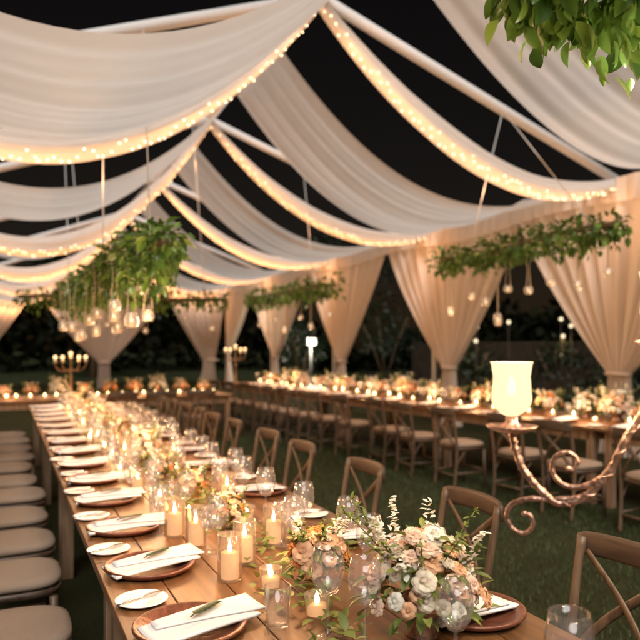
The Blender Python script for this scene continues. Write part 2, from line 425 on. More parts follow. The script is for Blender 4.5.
for i, y in enumerate(BAY):
    rng = random.Random(50+i); p1, p2 = rng.uniform(0, 6), rng.uniform(0, 6)
    root = empty('light_swag', (XM, y, ZE), label='gathered white cloth with fairy lights, '+SN[i], cat='light swag', group='fairy-lit swags along the rafters')
    if i == 0: continue_ = True
    mb = MB(); bl = MB()
    for xe in (XL, XR):
        def rad(s): return .075+.085*math.sin(PI*min(1, max(0, s)))**.7
        def ctr(s): return Vector((cx(xe, s)-XM, .02*math.sin(9*s+p1), cz(xe, s, ((1.02 if i == 1 else 1.42) if xe < 0 else .79))-ZE))
        def fn(a, b):
            s = b; c_ = ctr(s); ang = 2*PI*a; r = rad(s)*(1+.10*math.sin(5*ang+p1+2*s)+.07*math.sin(9*ang+p2+11*s))
            return tuple(c_+Vector((0, math.cos(ang)*r*.95, math.sin(ang)*r*.95)))
        mb.patch(fn, 28, 60, closed=True)
        nb = 70
        for k in range(nb):
            s = (k+.5)/nb; c_ = ctr(s); r = rad(s)
            a = -PI/2-.55+rng.uniform(-.55, .45)
            bl.ball(c_+Vector((rng.uniform(-.02, .02), math.cos(a)*r*1.04, math.sin(a)*r*1.04)), .0105, 6, 4)
        nl = 15
        for k in range(nl):
            s = .03+.90*(k+.5)/nl; c_ = ctr(s)+root.location
            point('fairy_light', (c_.x, c_.y-.16, c_.z-rad(s)-.24), 1.4*(1 if i < 3 else 1.5), (1, .51, .25) if i < 2 else (1, .43, .15), .10)
    mb.build('gathered_cloth', M['band'], root)
    b_ = bl.build('fairy_lights', M['bulb'], root, smooth=False); b_['kind'] = 'stuff'

# ------------------------------------------------------------------ wall drapes
def wall_drape(p0, p1, g, zt, zw, label, seed, ww=.26, bow=1.25, floor_w=.42, cat='curtain', nf=11):
    """p0,p1 top corners (x,y); g gather point; zt top height, zw waist height"""
    rng = random.Random(seed)
    P0, P1, G = Vector(p0), Vector(p1), Vector(g)
    d = (P1-P0).normalized(); nrm = Vector((-d.y, d.x))
    if nrm.dot(Vector((3.3, 8))-G) < 0: nrm = -nrm
    ph = [rng.uniform(0, 6) for _ in range(8)]
    L = (P1-P0).length; gs = (G-P0).dot(d)/L
    root = empty('wall_drape', (G.x, G.y, 0), label=label, cat=cat, group='tied back drapes round the tent')
    def off(u, tight):
        q = (math.sin(2*PI*nf*u+ph[0]+1.2*math.sin(5*u+ph[1]))+.5*math.sin(2*PI*nf*1.7*u+ph[2])+.25*math.sin(2*PI*nf*.45*u+ph[3]))
        return q
    def fn(a, b):
        vz = b
        if vz < .7:
            f = vz/.7; z = zt+(zw-zt)*f
            k = f**bow
            top = P0+d*(L*a); wst = G+d*((a-gs)*ww*1.15)
            p = top*(1-k)+wst*k
            # edges hang: the outside of the curtain sags lower before it gathers
            amp = .05*(1-k)+.035*k+.03*math.sin(PI*f)
        else:
            f = (vz-.7)/.3; z = zw*(1-f)+.01
            wd = ww*1.15*(1-f)+floor_w*1.6*f
            p = G+d*((a-gs)*(ww*1.15+(wd-ww*1.15)*min(1, f*1.5)))
            amp = .035+.03*f
        p = p+nrm*(off(a, 0)*amp)
        return (p.x-G.x, p.y-G.y, z)
    mb = MB(); mb.patch(fn, 150, 54); mb.build('curtain', M['drape'], root)
    tb = MB()
    ring = []
    for k in range(25):
        a = 2*PI*k/24; q = d*(math.cos(a)*(ww*.62))+nrm*(math.sin(a)*.11)
        ring.append((q.x, q.y, zw+.012*math.sin(a)))
    tb.tube(ring, .03, 8, 1.); tb.build('tieback', M['drape'], root)
    return root
GY = [7.25, 11.35, 16.1, 20.9]
XT = XR
edges = [4.4, 9.35, 13.75, 18.3, 23.3]
DL = ['pale tied drape on the first post, nearest the viewpoint', 'tied drape behind the hurricane lamp, its gather above the side table flowers', 'tied drape on the third post, beside the floodlight', 'narrow far tied drape between floodlight and small lamp']
for i, gy in enumerate(GY):
    wall_drape((XT, edges[i]), (XT, edges[i+1]), (XT, gy), ZE-.03, [1.15, 1.12, 1.15, 1.2][i], DL[i], 100+i, [.30, .30, .30, .30][i])
# back-right corner: two halves meeting, read as one curtain bunch
wall_drape((XT, 23.35), (XT, YB-.05), (XT-.1, YB-.5), ZE-.03, 1.3, 'short straight drape closing the back corner on the side wall', 104, .25, 1.4, .4)
wall_drape((XR-.05, YB), (5.55, YB), (7.3, YB-.05), ZE-.15, 1.0, 'drape of the back wall beside the far corner candelabra', 105, .4, 1.25)
wall_drape((5.35, YB), (1.15, YB), (3.3, YB-.05), ZE-.15, .95, 'central back wall drape gathered behind the cross table', 106, .34, 1.5, .3, nf=15)
wall_drape((.95, YB), (XL, YB), (-1.1, YB-.05), ZE-.15, 1.0, 'drape of the back wall at the outer corner, half out of view', 107, .34, 1.25)
# valances along the eaves
for xe, lab in ((XR, 'gathered pale valance along the eave above the tied drapes'), (XL, 'gathered pale valance along the opposite eave')):
    rng = random.Random(3)
    def fn(a, b):
        y = BAY[0]+1.8+(YB-BAY[0]-1.8)*a
        z = ZE+.06-b*(.34+.05*math.sin(y*1.32))
        x = xe+(-.09 if xe > 0 else .09)+.022*math.sin(y*26+1.3*math.sin(y*3))*(.4+b)+.012*math.sin(y*61)
        return (x-xe, y, z)
    mb = MB(); mb.patch(fn, 700, 5); tag(mb.build('valance', M['drape'], loc=(xe, 0, 0)), lab, 'valance')

# ------------------------------------------------------------------ tables
def make_table(L=2.40, W=1.12):
    root = empty('banquet_table', cat='table')
    npl = 6; pw = W/npl
    tp = MB()
    for k in range(npl): tp.cbox((-W/2+pw*(k+.5), 0, .743), (pw-.003, L-.006, .034), .0025)
    tp.build('tabletop', M['table'], root, smooth=False)
    ap = MB()
    for sx in (-1, 1): ap.cbox((sx*(W/2-.06), 0, .675), (.025, L-.2, .098), .002)
    for sy in (-1, 1): ap.cbox((0, sy*(L/2-.09), .675), (W-.15, .025, .098), .002)
    ap.build('apron', M['tableleg'], root, smooth=False)
    for sx in (-1, 1):
        for sy in (-1, 1):
            lg = MB(); lg.cbox((sx*(W/2-.085), sy*(L/2-.10), .363), (.075, .075, .722), .004); lg.build('leg', M['tableleg'], root, smooth=False)
    return root
TK = Kit(make_table())
TX = .86
for i in range(4):
    TK.put((TX, .25+1.2+2.4*i, 0), 0, 'brown farm table, %s from the front in the long candlelit row' % ORD[i], 'farm tables set end to end')
def RX(t, off=0.): return 5.2-.08*(t-5)+off
RA = .08
for i in range(5):
    t = 3.9+2.41*i
    TK.put((RX(t, .56), t, 0), RA, 'brown farm table beside the drapes, %s from the near end of its row' % ORD[i], 'farm tables set end to end')
for i in range(2):
    TK.put((-.2+2.41*i, 11.5, 0), PI/2, ['farm table of the cross row, behind the end of the long row', 'farm table of the cross row, nearer the tall candelabra'][i], 'farm tables set end to end')
TZ = .7605

# ------------------------------------------------------------------ chairs
def make_chair():
    root = empty('cross_back_chair', cat='chair')
    s = MB(); s.sup([(.185, .19, .452, 0), (.206, .208, .458, 0), (.212, .213, .474, 0), (.206, .208, .490, 0), (.18, .18, .501, 0), (.10, .10, .507, 0), (.02, .02, .508, 0)], 3.4, 36)
    s.build('seat', M['cushion'], root)
    f = MB(); f.sup([(.20, .20, .415, 0), (.21, .21, .42, 0), (.212, .212, .45, 0), (.19, .19, .4525, 0)], 3.2, 36); f.build('seat_frame', M['chairx'], root)
    for sx in (-1, 1):
        l = MB(); l.tube([(sx*.188, .175, 0), (sx*.186, .172, .2), (sx*.182, .168, .416)], [.014, .017, .019], 9); l.build('leg', M['chair'], root)
        p = MB(); p.tube(smooth_path([(sx*.178, -.225, 0), (sx*.182, -.205, .22), (sx*.19, -.2, .44), (sx*.198, -.228, .64), (sx*.202, -.268, .862)], 5), .0165, 9); p.build('back_post', M['chair'], root)
        b = MB(); pts = smooth_path([(-sx*.178, -.208, .47), (-sx*.08, -.245, .60), (sx*.03, -.268, .70), (sx*.176, -.275, .815)], 5)
        b.tube([(x, y+(.008 if sx > 0 else -.008), z) for x, y, z in pts], .016, 8, .45); b.build('cross_bar', M['chair'], root)
        for pp in ([(sx*.186, .172, .27), (sx*.165, .165, .36), (sx*.10, .16, .405)], [(sx*.19, -.19, .27), (sx*.19, -.13, .37), (sx*.185, -.06, .41)]):
            k = MB(); k.tube(smooth_path(pp, 4), .008, 6); k.build('brace', M['chair'], root)
    st = MB(); st.tube([(-.186, -.212, .15), (.186, -.212, .15)], .011, 7); st.tube([(-.188, .172, .19), (.188, .172, .19)], .011, 7)
    for sx in (-1, 1): st.tube([(sx*.186, .17, .17), (sx*.18, -.21, .17)], .011, 7)
    st.build('stretcher', M['chair'], root)
    def fn(a, b):
        ang = 2*PI*a; th, hh = .011, .043
        q = 2*b-1; x = .222*q; yc = -.272-.045*(1-q*q)
        e = 1 if abs(q) < .93 else .8
        ca, sa = math.cos(ang), math.sin(ang)
        return (x, yc+th*math.copysign(abs(ca)**.6, ca), .842-.006*q*q+hh*e*math.copysign(abs(sa)**.5, sa)-.10*0)
    r = MB(); r.patch(fn, 16, 16, closed=True)
    n = len(r.v); r.f.append(tuple(range(16))); r.f.append(tuple(n-16+k for k in range(16)))
    r.build('top_rail', M['chairx'], root)
    return root
CK = Kit(make_chair())
rng = random.Random(11)
RC = [1.72, 2.62, 3.6, 4.5, 5.24, 6.08, 6.78, 7.42, 8.05, 8.7, 9.3]
for i, t in enumerate(RC):
    CK.put((1.635+rng.uniform(-.02, .03), t, 0), PI/2+rng.uniform(-.10, .06), 'cross-back chair on the grass side of the long table, %s from the front' % ORD[i], 'chairs on the grass side of the long table')
LC = [2.28+.635*k for k in range(12)]
for i, t in enumerate(LC):
    CK.put((.045+(.07 if i == 0 else 0)+rng.uniform(-.03, .02), t-(.05 if i == 0 else 0)+rng.uniform(-.04, .04), 0), -PI/2+rng.uniform(-.13, .13), 'tan cushioned chair along the aisle side of the long table, %s from the front' % ORD[i], 'chairs on the aisle side of the long table')
SC = [4.1, 4.88, 5.62, 6.45, 7.2, 7.9, 8.75, 9.5, 10.2, 10.9, 11.55, 12.2, 12.85, 13.5, 14.1]
for i, t in enumerate(SC):
    CK.put((RX(t, -.40)+rng.uniform(-.06, .04), t, 0), -PI/2+RA+rng.uniform(-.12, .12), 'chair along the table by the drapes, %s from the near end' % ORD[i], 'chairs along the table by the drapes')
for i, x in enumerate([.95, 1.55, 2.15, 2.75]):
    CK.put((x, 10.72, 0), rng.uniform(-.1, .1), 'chair before the cross table, %s from the long table' % ORD[i], 'chairs before the cross table')

# ------------------------------------------------------------------ place settings
def make_charger():
    mb = MB(); mb.lathe([(.0001, .004), (.10, .004), (.122, .010), (.140, .022), (.152, .027), (.157, .025), (.157, .019), (.145, .009), (.125, 0), (.0001, 0)], 44)
    return tag(mb.build('charger_plate', M['charger']), None, 'charger plate')
def make_bread():
    root = empty('bread_plate', cat='plate')
    mb = MB(); mb.lathe([(.0001, .004), (.048, .004), (.062, .009), (.079, .014), (.081, .012), (.064, .004), (.045, 0), (.0001, 0)], 36); mb.build('dish', M['porcelain'], root)
    return root
def make_knife():
    root = empty('butter_knife', cat='knife')
    mb = MB(); mb.tube([(-.085, 0, .006), (-.04, 0, .006), (-.005, 0, .005)], [.005, .0055, .003], 7, .5); mb.build('handle', M['steel'], root)
    mb = MB(); mb.tube([(-.005, 0, .005), (.03, .002, .005), (.06, .002, .005), (.08, .0, .005)], [.003, .008, .008, .002], 8, .2); mb.build('blade', M['steel'], root)
    return root
def make_napkin(seed):
    rg = random.Random(seed); p = [rg.uniform(0, 6) for _ in range(4)]
    mb = MB()
    # folded strip: x runs from the table edge towards the flowers; lower layer then a diagonal upper layer
    def h(x, y): return .006*math.sin(9*x+p[0])+.004*math.sin(22*y+p[1])+.10*max(0, x-.10)**1.6+.010
    def layer(x0, x1, w0, w1, y0, y1, th, dz):
        def top(a, b):
            x = x0+(x1-x0)*b; w_ = w0+(w1-w0)*b; yc = y0+(y1-y0)*b; y = yc+(2*a-1)*w_
            return (x, y, h(x, y)+dz)
        def bot(a, b):
            q = top(1-a, b); return (q[0], q[1], q[2]-th)
        def ring(a, b):
            if a < .5: 
                q = top(min(1, a*2.25), b)
            else: q = bot(min(1, (a-.5)*2.25), b)
            return q
        mb.patch(ring, 26, 18, closed=True)
        nb = len(mb.v)
        mb.f.append(tuple(range(nb-26, nb))); mb.f.append(tuple(range(nb-26*19, nb-26*18)))
    layer(-.155, .165, .072, .066, -.01, .012, .009, 0)
    layer(-.12, .19, .02, .058, .035, .02, .007, .009)
    return tag(mb.build('folded_napkin', M['napkin']), None, 'napkin')
def make_sprig():
    root = empty('herb_sprig', cat='herb sprig')
    mb = MB(); mb.tube(smooth_path([(-.065, 0, .003), (-.02, .004, .006), (.06, -.004, .004)], 4), .0022, 5); mb.build('stem', M['sprig'], root)
    mb = MB(); rg = random.Random(4)
    for k in range(26):
        x = -.055+.0042*k; s_ = 1 if k % 2 else -1
        mb.leaf(Vector((x, 0, .005)), Vector((.8, s_*.7, .25)), Vector((0, 0, 1)), .024, .010, .2, .2)
    mb.build('leaves', M['sprig'], root)
    return root
KC, KB, KN, KK, KS = Kit(make_charger()), Kit(make_bread()), [Kit(make_napkin(1)), Kit(make_napkin(2))], Kit(make_knife()), Kit(make_sprig())
rng = random.Random(5)
def setting(x, y, rz, where, side, bread=(-.08, .29), full=True):
    """side: unit x towards table middle along local +x after rotation rz"""
    c, s = math.cos(rz), math.sin(rz)
    def g(a, b): return (x+c*a-s*b, y+s*a+c*b)
    KC.put((x, y, TZ), 0, 'copper brown charger plate under a napkin, '+where, 'copper charger plates')
    j = rng.randrange(2); jr = rng.uniform(-.22, .2); x += rng.uniform(-.015, .015); y += rng.uniform(-.02, .02)
    KN[j].put((*g(.015, 0), TZ+.018), rz+jr, 'folded white napkin on a charger, '+where, 'folded white napkins')
    if full:
        KS.put((*g(.04, .02), TZ+.047), rz+.45+jr, 'dark green herb sprig on the napkin, '+where, 'herb sprigs')
    bx, by = g(*bread)
    KB.put((bx, by, TZ), 0, 'small white bread plate beside the charger, '+where, 'white bread plates')
    if full:
        KK.put((bx, by, TZ+.009), rz+.25+jr, 'silver butter knife on the bread plate, '+where, 'butter knives')
LS = [1.33+.585*k for k in range(15)]
for i, t in enumerate(LS):
    setting(.47, t, .06, '%s setting on the aisle side' % ORD[i], 1, (-.075, .29), i < 9)
for i, t in enumerate(RC):
    setting(1.25, t-.03, PI-.05, '%s setting on the grass side' % ORD[i], -1, (-.03, -.42 if i else -.44), i < 6)
for i, t in enumerate(SC[:14]):
    setting(RX(t, .17), t, RA, '%s setting on the table by the drapes' % ORD[i], 1, (-.03, .33), False)

# ------------------------------------------------------------------ glassware
def make_wine(h=.225, r=.043, name='wine_glass', cat='wine glass'):
    root = empty(name, cat=cat)
    b = MB(); zb = h*.46
    b.lathe([(.004, zb), (.020, zb+.006), (r*.86, zb+.032), (r, zb+.058), (r*.97, h*.82), (r*.80, h), (r*.785, h), (r*.95, h*.82), (r*.975, zb+.06), (r*.83, zb+.036), (.016, zb+.010), (.0005, zb+.006)], 28)
    b.build('bowl', M['glass'], root)
    s = MB(); s.lathe([(.036, .001), (.036, .003), (.018, .006), (.005, .014), (.0038, .05), (.0038, zb-.01), (.006, zb+.002)], 20); s.build('stem', M['glass'], root)
    return root
def make_tumbler():
    mb = MB(); mb.lathe([(.0005, .0), (.030, 0), (.033, .004), (.038, .118), (.0365, .118), (.0315, .012), (.0005, .010)], 28)
    return tag(mb.build('water_tumbler', M['glass']), None, 'tumbler')
def make_pillar():
    root = empty('pillar_candle_glass', cat='candle')
    g = MB(); g.lathe([(.0005, 0), (.040, 0), (.042, .004), (.042, .155), (.0405, .156), (.040, .008), (.0005, .006)], 26); g.build('glass_cylinder', M['votive'], root)
    c = MB(); c.lathe([(.0005, .008), (.030, .008), (.030, .092), (.026, .095), (.010, .088), (.0005, .087)], 20); c.build('wax_pillar', M['wax'], root)
    f = MB(); f.lathe([(.0003, .090), (.006, .098), (.0075, .107), (.004, .122), (.0003, .134)], 10); f.build('flame', M['flame'], root)
    return root
def make_votive():
    root = empty('votive_candle', cat='candle')
    g = MB(); g.lathe([(.0005, 0), (.027, 0), (.032, .004), (.037, .070), (.0355, .0705), (.0305, .010), (.0005, .008)], 22); g.build('glass_cup', M['votive'], root)
    c = MB(); c.lathe([(.0005, .010), (.029, .010), (.031, .038), (.0005, .037)], 18); c.build('wax', M['wax'], root)
    f = MB(); f.lathe([(.0003, .036), (.007, .044), (.0085, .053), (.004, .068), (.0003, .078)], 10); f.build('flame', M['flame'], root)
    return root
KW, KG, KT, KP, KV = Kit(make_wine()), Kit(make_wine(.175, .038, 'dessert_wine_glass', 'wine glass')), Kit(make_tumbler()), Kit(make_pillar()), Kit(make_votive())
rng = random.Random(8)
def glasses(x, y, dx, where, full=True):
    KW.put((x+dx*.27+rng.uniform(-.02, .02), y+.02+rng.uniform(-.03, .03), TZ), rng.uniform(0, 6), 'tall stemmed wine glass at the '+where, 'tall wine glasses')
    KG.put((x+dx*.23+rng.uniform(-.02, .02), y+.14+rng.uniform(-.03, .03), TZ), rng.uniform(0, 6), 'small stemmed glass at the '+where, 'small stemmed glasses')
    if full: KT.put((x+dx*.20+rng.uniform(-.02, .02), y+.25+rng.uniform(-.03, .02), TZ), 0, 'straight clear tumbler at the '+where, 'water tumblers')
KW.put((1.03, 1.07, TZ), 0, 'wine glass rim at the bottom edge before the nearest grass-side chair', 'tall wine glasses', 1.15)
KB.put((.85, 1.53, TZ), 0, 'white plate at the bottom edge among the large wine glasses', 'white bread plates', 1.2)
KW.put((.99, 1.40, TZ), .3, 'wine glass standing before the pink bouquet, cut by the picture bottom', 'tall wine glasses')
KW.put((.80, 1.72, TZ), .3, 'large wine glass beside the pink bouquet, facing the aisle', 'tall wine glasses', 1.08)
KW.put((.86, 1.62, TZ), .3, 'second large wine glass, touching the pink bouquet', 'tall wine glasses', 1.05)
KT.put((.70, 1.84, TZ), .3, 'tumbler at the tip of the nearest aisle-side napkin', 'water tumblers')
KW.put((1.09, 2.02, TZ), .3, 'wine glass behind the pink bouquet, facing the grass', 'tall wine glasses', 1.05)
for i, t in enumerate(LS):
    if i > 1: glasses(.47, t, 1, '%s setting on the aisle side' % ORD[i])
for i, t in enumerate(RC):
    if i > 0: glasses(1.25, t-.2, -1, '%s setting on the grass side' % ORD[i])
for i in range(16):
    t = 2.3+.34*i
    KW.put((1.12+rng.uniform(-.05, .05), t, TZ), .1*i, 'wine glass in the cluster along the grass line of candles, %s from the front' % ORD[i], 'wine glasses among the candles', rng.uniform(.95, 1.1))
    KW.put((.60+rng.uniform(-.03, .04), t+.65, TZ), .1*i, 'wine glass in the row along the aisle line of candles, %s from the front' % ORD[i], 'wine glasses among the candles', rng.uniform(.85, 1.0))
for i, t in enumerate(SC[:14]):
    KW.put((RX(t, .30), t+.35, TZ), .1*i, 'wine glass between settings on the table by the drapes, %s from the near end' % ORD[i], 'wine glasses on the table by the drapes')
for i, t in enumerate(SC[:14]):
    glasses(RX(t, .17), t, 1, '%s setting on the table by the drapes' % ORD[i], False)

# ------------------------------------------------------------------ flowers
def rose_mesh(name, mat, seed, Rr=.042):
    rg = random.Random(seed); mb = MB()
    for Lr in range(5):
        n = [3, 4, 5, 6, 7][Lr]; open_ = [.12, .35, .62, .95, 1.25][Lr]; ln = Rr*[.75, .9, 1.0, 1.08, 1.1][Lr]
        for k in range(n):
            f0 = 2*PI*(k+.37*Lr+rg.uniform(-.15, .15))/n; dl = PI/n*1.35; op = open_+rg.uniform(-.1, .1)
            def fn(a, b):
                u = 2*a-1; th = op*(.35+.65*b)+(.35*b*b*b if Lr > 1 else -.2*b*b)
                wv = math.sin(PI*(.12+.68*b))**.7
                rr = ln*b*math.sin(th)+.10*Rr*(1+Lr*.6); zz = ln*b*math.cos(th)
                fa = f0+u*dl*wv
                rr *= 1-.10*u*u
                zz += (.07*math.sin(3*u+k)+.05*math.sin(8*u+2*k))*Rr*b-.06*Rr*u*u*b
                return (rr*math.cos(fa), rr*math.sin(fa), zz)
            mb.patch(fn, 7, 5)
    mb.ball((0, 0, .012), Rr*.42, 7, 5, 1.2)
    o = mb.build(name, mat); me = o.data; bpy.data.objects.remove(o); return me
ROSE = {k: rose_mesh('blossom', M[k], 30+i) for i, k in enumerate(['pink', 'peach', 'white', 'orange', 'blush'])}
def make_bouquet(cols, seed, rad=.15, ht=.17, nb=14, vase='copper', spikes=True, tall=0., bs=1.):
    rg = random.Random(seed); root = empty('flower_arrangement', cat='flowers')
    v = MB()
    v.lathe([(.0005, 0), (.045, 0), (.048, .006), (.030, .03), (.035, .045), (.065, .075), (.072, .095), (.069, .095), (.060, .078), (.0005, .07)], 24)
    v.build('vase', M[vase], root)
    fl = MB(); st = MB()
    for k in range(150):
        a = rg.uniform(0, 2*PI); el = rg.uniform(-.2, 1.3); rr = rad*rg.uniform(.45, 1.1)
        p = Vector((math.cos(a)*math.cos(el)*rr, math.sin(a)*math.cos(el)*rr, .09+math.sin(el)*ht*rg.uniform(.5, 1.05)))
        d = Vector((math.cos(a), math.sin(a), rg.uniform(-.5, .9)))
        fl.leaf(p, d, Vector((rg.uniform(-.4, .4), rg.uniform(-.4, .4), 1)), rg.uniform(.03, .065), rg.uniform(.016, .03), .3, .25)
    # airy sprays
    for k in range(9):
        a = rg.uniform(0, 2*PI); tip = Vector((math.cos(a)*rad*rg.uniform(.9, 1.45), math.sin(a)*rad*rg.uniform(.9, 1.45), .10+ht*rg.uniform(.8, 1.3)))
        path = smooth_path([(0, 0, .08), tip*.55+Vector((0, 0, .05)), tip], 4); fl.tube(path, .0016, 4)
        for q in path[4:]:
            for _ in range(4): fl.leaf(Vector(q), Vector((rg.uniform(-1, 1), rg.uniform(-1, 1), rg.uniform(-.3, 1))), Vector((0, 0, 1)), rg.uniform(.014, .026), rg.uniform(.009, .016), .2, .1)
    fl.build('foliage', M['moss'], root)
    ga = PI*(3-5**.5)
    for k in range(nb):
        q = (k+.5)/nb; el = math.asin(1-q*.92); a = k*ga+rg.uniform(-.3, .3)
        rr = rg.uniform(.82, 1.02)
        n_ = Vector((math.cos(a)*math.cos(el), math.sin(a)*math.cos(el), math.sin(el)))
        p = Vector((n_.x*rad*rr, n_.y*rad*rr, .085+n_.z*ht*rr+tall*rg.random()))
        c_ = rg.choice(cols); o = bpy.data.objects.new('blossom', ROSE[c_]); COL.objects.link(o); o.parent = root
        o.location = p; o.rotation_mode = 'QUATERNION'; o.rotation_quaternion = (n_+Vector((rg.uniform(-.3, .3), rg.uniform(-.3, .3), .15))).to_track_quat('Z', 'Y'); s_ = rg.uniform(.32, .56)*bs; o.scale = (s_, s_, s_)
    fw = MB()
    for k in range(6 if spikes else 4):
        a = rg.uniform(0, 2*PI); b0 = Vector((math.cos(a)*rad*.5, math.sin(a)*rad*.5, .12)); tip = Vector((math.cos(a)*rad*rg.uniform(.6, 1.15), math.sin(a)*rad*rg.uniform(.6, 1.15), .10+ht*rg.uniform(.95, 1.25)))
        for j in range(14):
            f_ = .35+.65*j/13; p = b0.lerp(tip, f_); rr = .016*(1.15-f_)+.004
            for _ in range(3):
                fw.leaf(p+Vector((rg.uniform(-rr, rr), rg.uniform(-rr, rr), 0)), Vector((rg.uniform(-1, 1), rg.uniform(-1, 1), rg.uniform(-.2, 1))), Vector((0, 0, 1)), rg.uniform(.012, .020), .016, .3, .3)
    o = fw.build('filler_flowers', M['white'], root); o['kind'] = 'stuff'
    return root
B1 = Kit(make_bouquet(['pink', 'blush', 'white', 'pink', 'blush', 'peach'], 1, .155, .185, 88, 'copper'))
B2 = Kit(make_bouquet(['peach', 'orange', 'peach'], 2, .10, .12, 18, 'amber', False, bs=1.25))
B3 = Kit(make_bouquet(['white', 'blush', 'peach', 'white'], 3, .14, .20, 48, 'copper'))
B4 = Kit(make_bouquet(['orange', 'peach', 'pink', 'blush'], 4, .12, .13, 40, 'copper', True))
FG = 'flower arrangements along the tables'
B1.put((1.045, 1.63, TZ), .4, 'pink and white rose bouquet nearest the viewpoint, before the grass', FG, 1.05)
B2.put((.93, 2.08, TZ), 1.1, 'peach and orange blooms just behind the pink bouquet', FG, .95)
rng = random.Random(77)
seq = [B4, B2, B4, B1, B2, B4, B2, B3, B4, B2, B4, B2]
des = {id(B1): 'pink and white rose bouquet', id(B2): 'small peach and orange bloom bunch', id(B3): 'tall white and blush bouquet', id(B4): 'mixed orange and pink bouquet'}
for i, k in enumerate(seq):
    t = 2.95+.62*i
    k.put((.85+rng.uniform(-.07, .07), t, TZ), rng.uniform(0, 6), '%s, %s past the peach blooms on the long table' % (des[id(k)], ORD[i]), FG, rng.uniform(.62, .82))
seq = [B3, B4, B3, B4, B1, B3, B4, B4, B3, B2, B4, B3, B4, B1, B4, B3, B2, B4, B3, B4, B1, B4, B3, B2, B4]
for i, k in enumerate(seq):
    t = 3.7+.425*i
    k.put((RX(t, .62)+rng.uniform(-.1, .1), t, TZ), rng.uniform(0, 6), '%s, %s from the near end of the drape-side table' % (des[id(k)], ORD[i]), FG, rng.uniform(.95, 1.25))
for i, k in enumerate([B4, B3, B2, B4, B4, B3, B4, B2, B4, B3, B4, B4]):
    k.put((-1.15+.385*i, 11.55+rng.uniform(-.1, .1), TZ), rng.uniform(0, 6), '%s on the cross table, %s along it' % (des[id(k)], ORD[i]), FG, rng.uniform(.8, 1.1))

# leafy runner along the long table
def runner(name, x0, y0, y1, ax, n, label):
    mb = MB(); rg = random.Random(9)
    for k in range(n):
        y = rg.uniform(y0, y1); x = x0+rg.gauss(0, .07)+.04*math.sin(y*3)
        mb.leaf(Vector((x if ax else y, y if ax else x, TZ+rg.uniform(.006, .05))), Vector((rg.uniform(-1, 1), rg.uniform(-1, 1), rg.uniform(-.1, .7))), Vector((rg.uniform(-.3, .3), rg.uniform(-.3, .3), 1)), rg.uniform(.03, .065), rg.uniform(.018, .03), .3, .3)
    tag(mb.build(name, M['moss']), label, 'greenery', kind='stuff')
runner('leaf_runner', .85, 1.35, 9.7, True, 950, 'leafy green runner among candles down the long table')

# ------------------------------------------------------------------ candles
rng = random.Random(21)
KP.put((.695, 2.28, TZ), 0, 'lit pillar candle in glass, frontmost beside the aisle settings', 'pillar candles in glass')
KP.put((.80, 2.44, TZ), 0, 'lit pillar candle in glass behind the frontmost one, by the peach blooms', 'pillar candles in glass')
KP.put((.69, 2.72, TZ), 0, 'lit pillar candle in glass behind the front pair', 'pillar candles in glass')
KP.put((.98, 2.62, TZ), 0, 'lit pillar candle in glass behind the front pair, towards the grass', 'pillar candles in glass')
KV.put((.83, 1.86, TZ), 0, 'lit votive between the large wine glasses and pink bouquet', 'votive candles')
KV.put((.79, 2.14, TZ), 0, 'lit votive before the peach blooms', 'votive candles')
for i in range(22):
    t = 2.9+.31*i
    (KP if i % 3 == 0 else KV).put((.68+rng.uniform(-.05, .05), t, TZ), 0, 'lit candle on the long table, %s along its aisle line past the front pillars' % ORD[i], 'candles down the long table', rng.uniform(.9, 1.05), rng.uniform(.78, 1.15))
for i in range(20):
    t = 3.05+.33*i
    (KP if i % 4 == 1 else KV).put((1.0+rng.uniform(-.05, .06), t, TZ), 0, 'lit candle on the long table, %s along its grass line past the front pillars' % ORD[i], 'candles down the long table', rng.uniform(.9, 1.05), rng.uniform(.78, 1.15))
for i in range(34):
    t = 3.5+.315*i
    KV.put((RX(t, .40)+rng.uniform(-.05, .08), t, TZ), 0, 'lit votive on the table by the drapes, %s from the near end' % ORD[i], 'candles on the table by the drapes', rng.uniform(1.0, 1.25), rng.uniform(.8, 1.3))
for i in range(25):
    x = -1.3+.185*i+rng.uniform(-.04, .04)
    KV.put((x, 11.18+rng.uniform(-.04, .04), TZ), 0, 'lit votive on the cross table front, %s counted towards the drapes' % ORD[i], 'candles on the cross table', 1.15)
for i in range(13):
    point('candle_light', (.84, 2.2+.62*i, TZ+.36), 3.4, (1, .51, .23), .05)
for i in range(13):
    t = 3.8+.85*i; point('candle_light', (RX(t, .36), t, TZ+.26), 3.8, (1, .52, .24), .05)
for i in range(5):
    point('candle_light', (-.9+.95*i, 11.2, TZ+.16), 2.6, (1, .52, .24), .05)

# ------------------------------------------------------------------ candelabra
def hurricane(root, p):
    g = MB(); g.lathe([(.0005, .0), (.012, .0), (.022, .006), (.036, .018), (.041, .034), (.039, .06), (.0375, .082), (.041, .106), (.0435, .112), (.042, .112), (.0365, .082), (.037, .06), (.039, .034), (.030, .016), (.0005, .010)], 30, p)
    o = g.build('glass_shade', M['shade'], root)
    f = MB(); f.lathe([(.0003, .040), (.0075, .048), (.010, .058), (.0055, .074), (.0003, .088)], 12, p); f.build('flame', M['flame'], o)
    pn = MB(); pn.lathe([(.010, -.030), (.030, -.034), (.050, -.024), (.053, -.020), (.050, -.021), (.030, -.029), (.012, -.012), (.012, .0), (.008, .0), (.008, -.03)], 26, p); pn.build('drip_pan', M['copper'], root)
PC = Vector((1.15, .95, 0)); DA = Vector((.96-1.15, 1.16-.95, 0)); AL = DA.length; DA.normalize()
ca = empty('candelabra', (PC.x, PC.y, TZ), label='tall twisted copper candelabra with scroll arms and glowing frosted glass shade', cat='candelabra')
def arm_pts(pix):
    out = []
    for x, y in pix:    # (distance from pole, height above table)
        out.append((x, y))
    return out
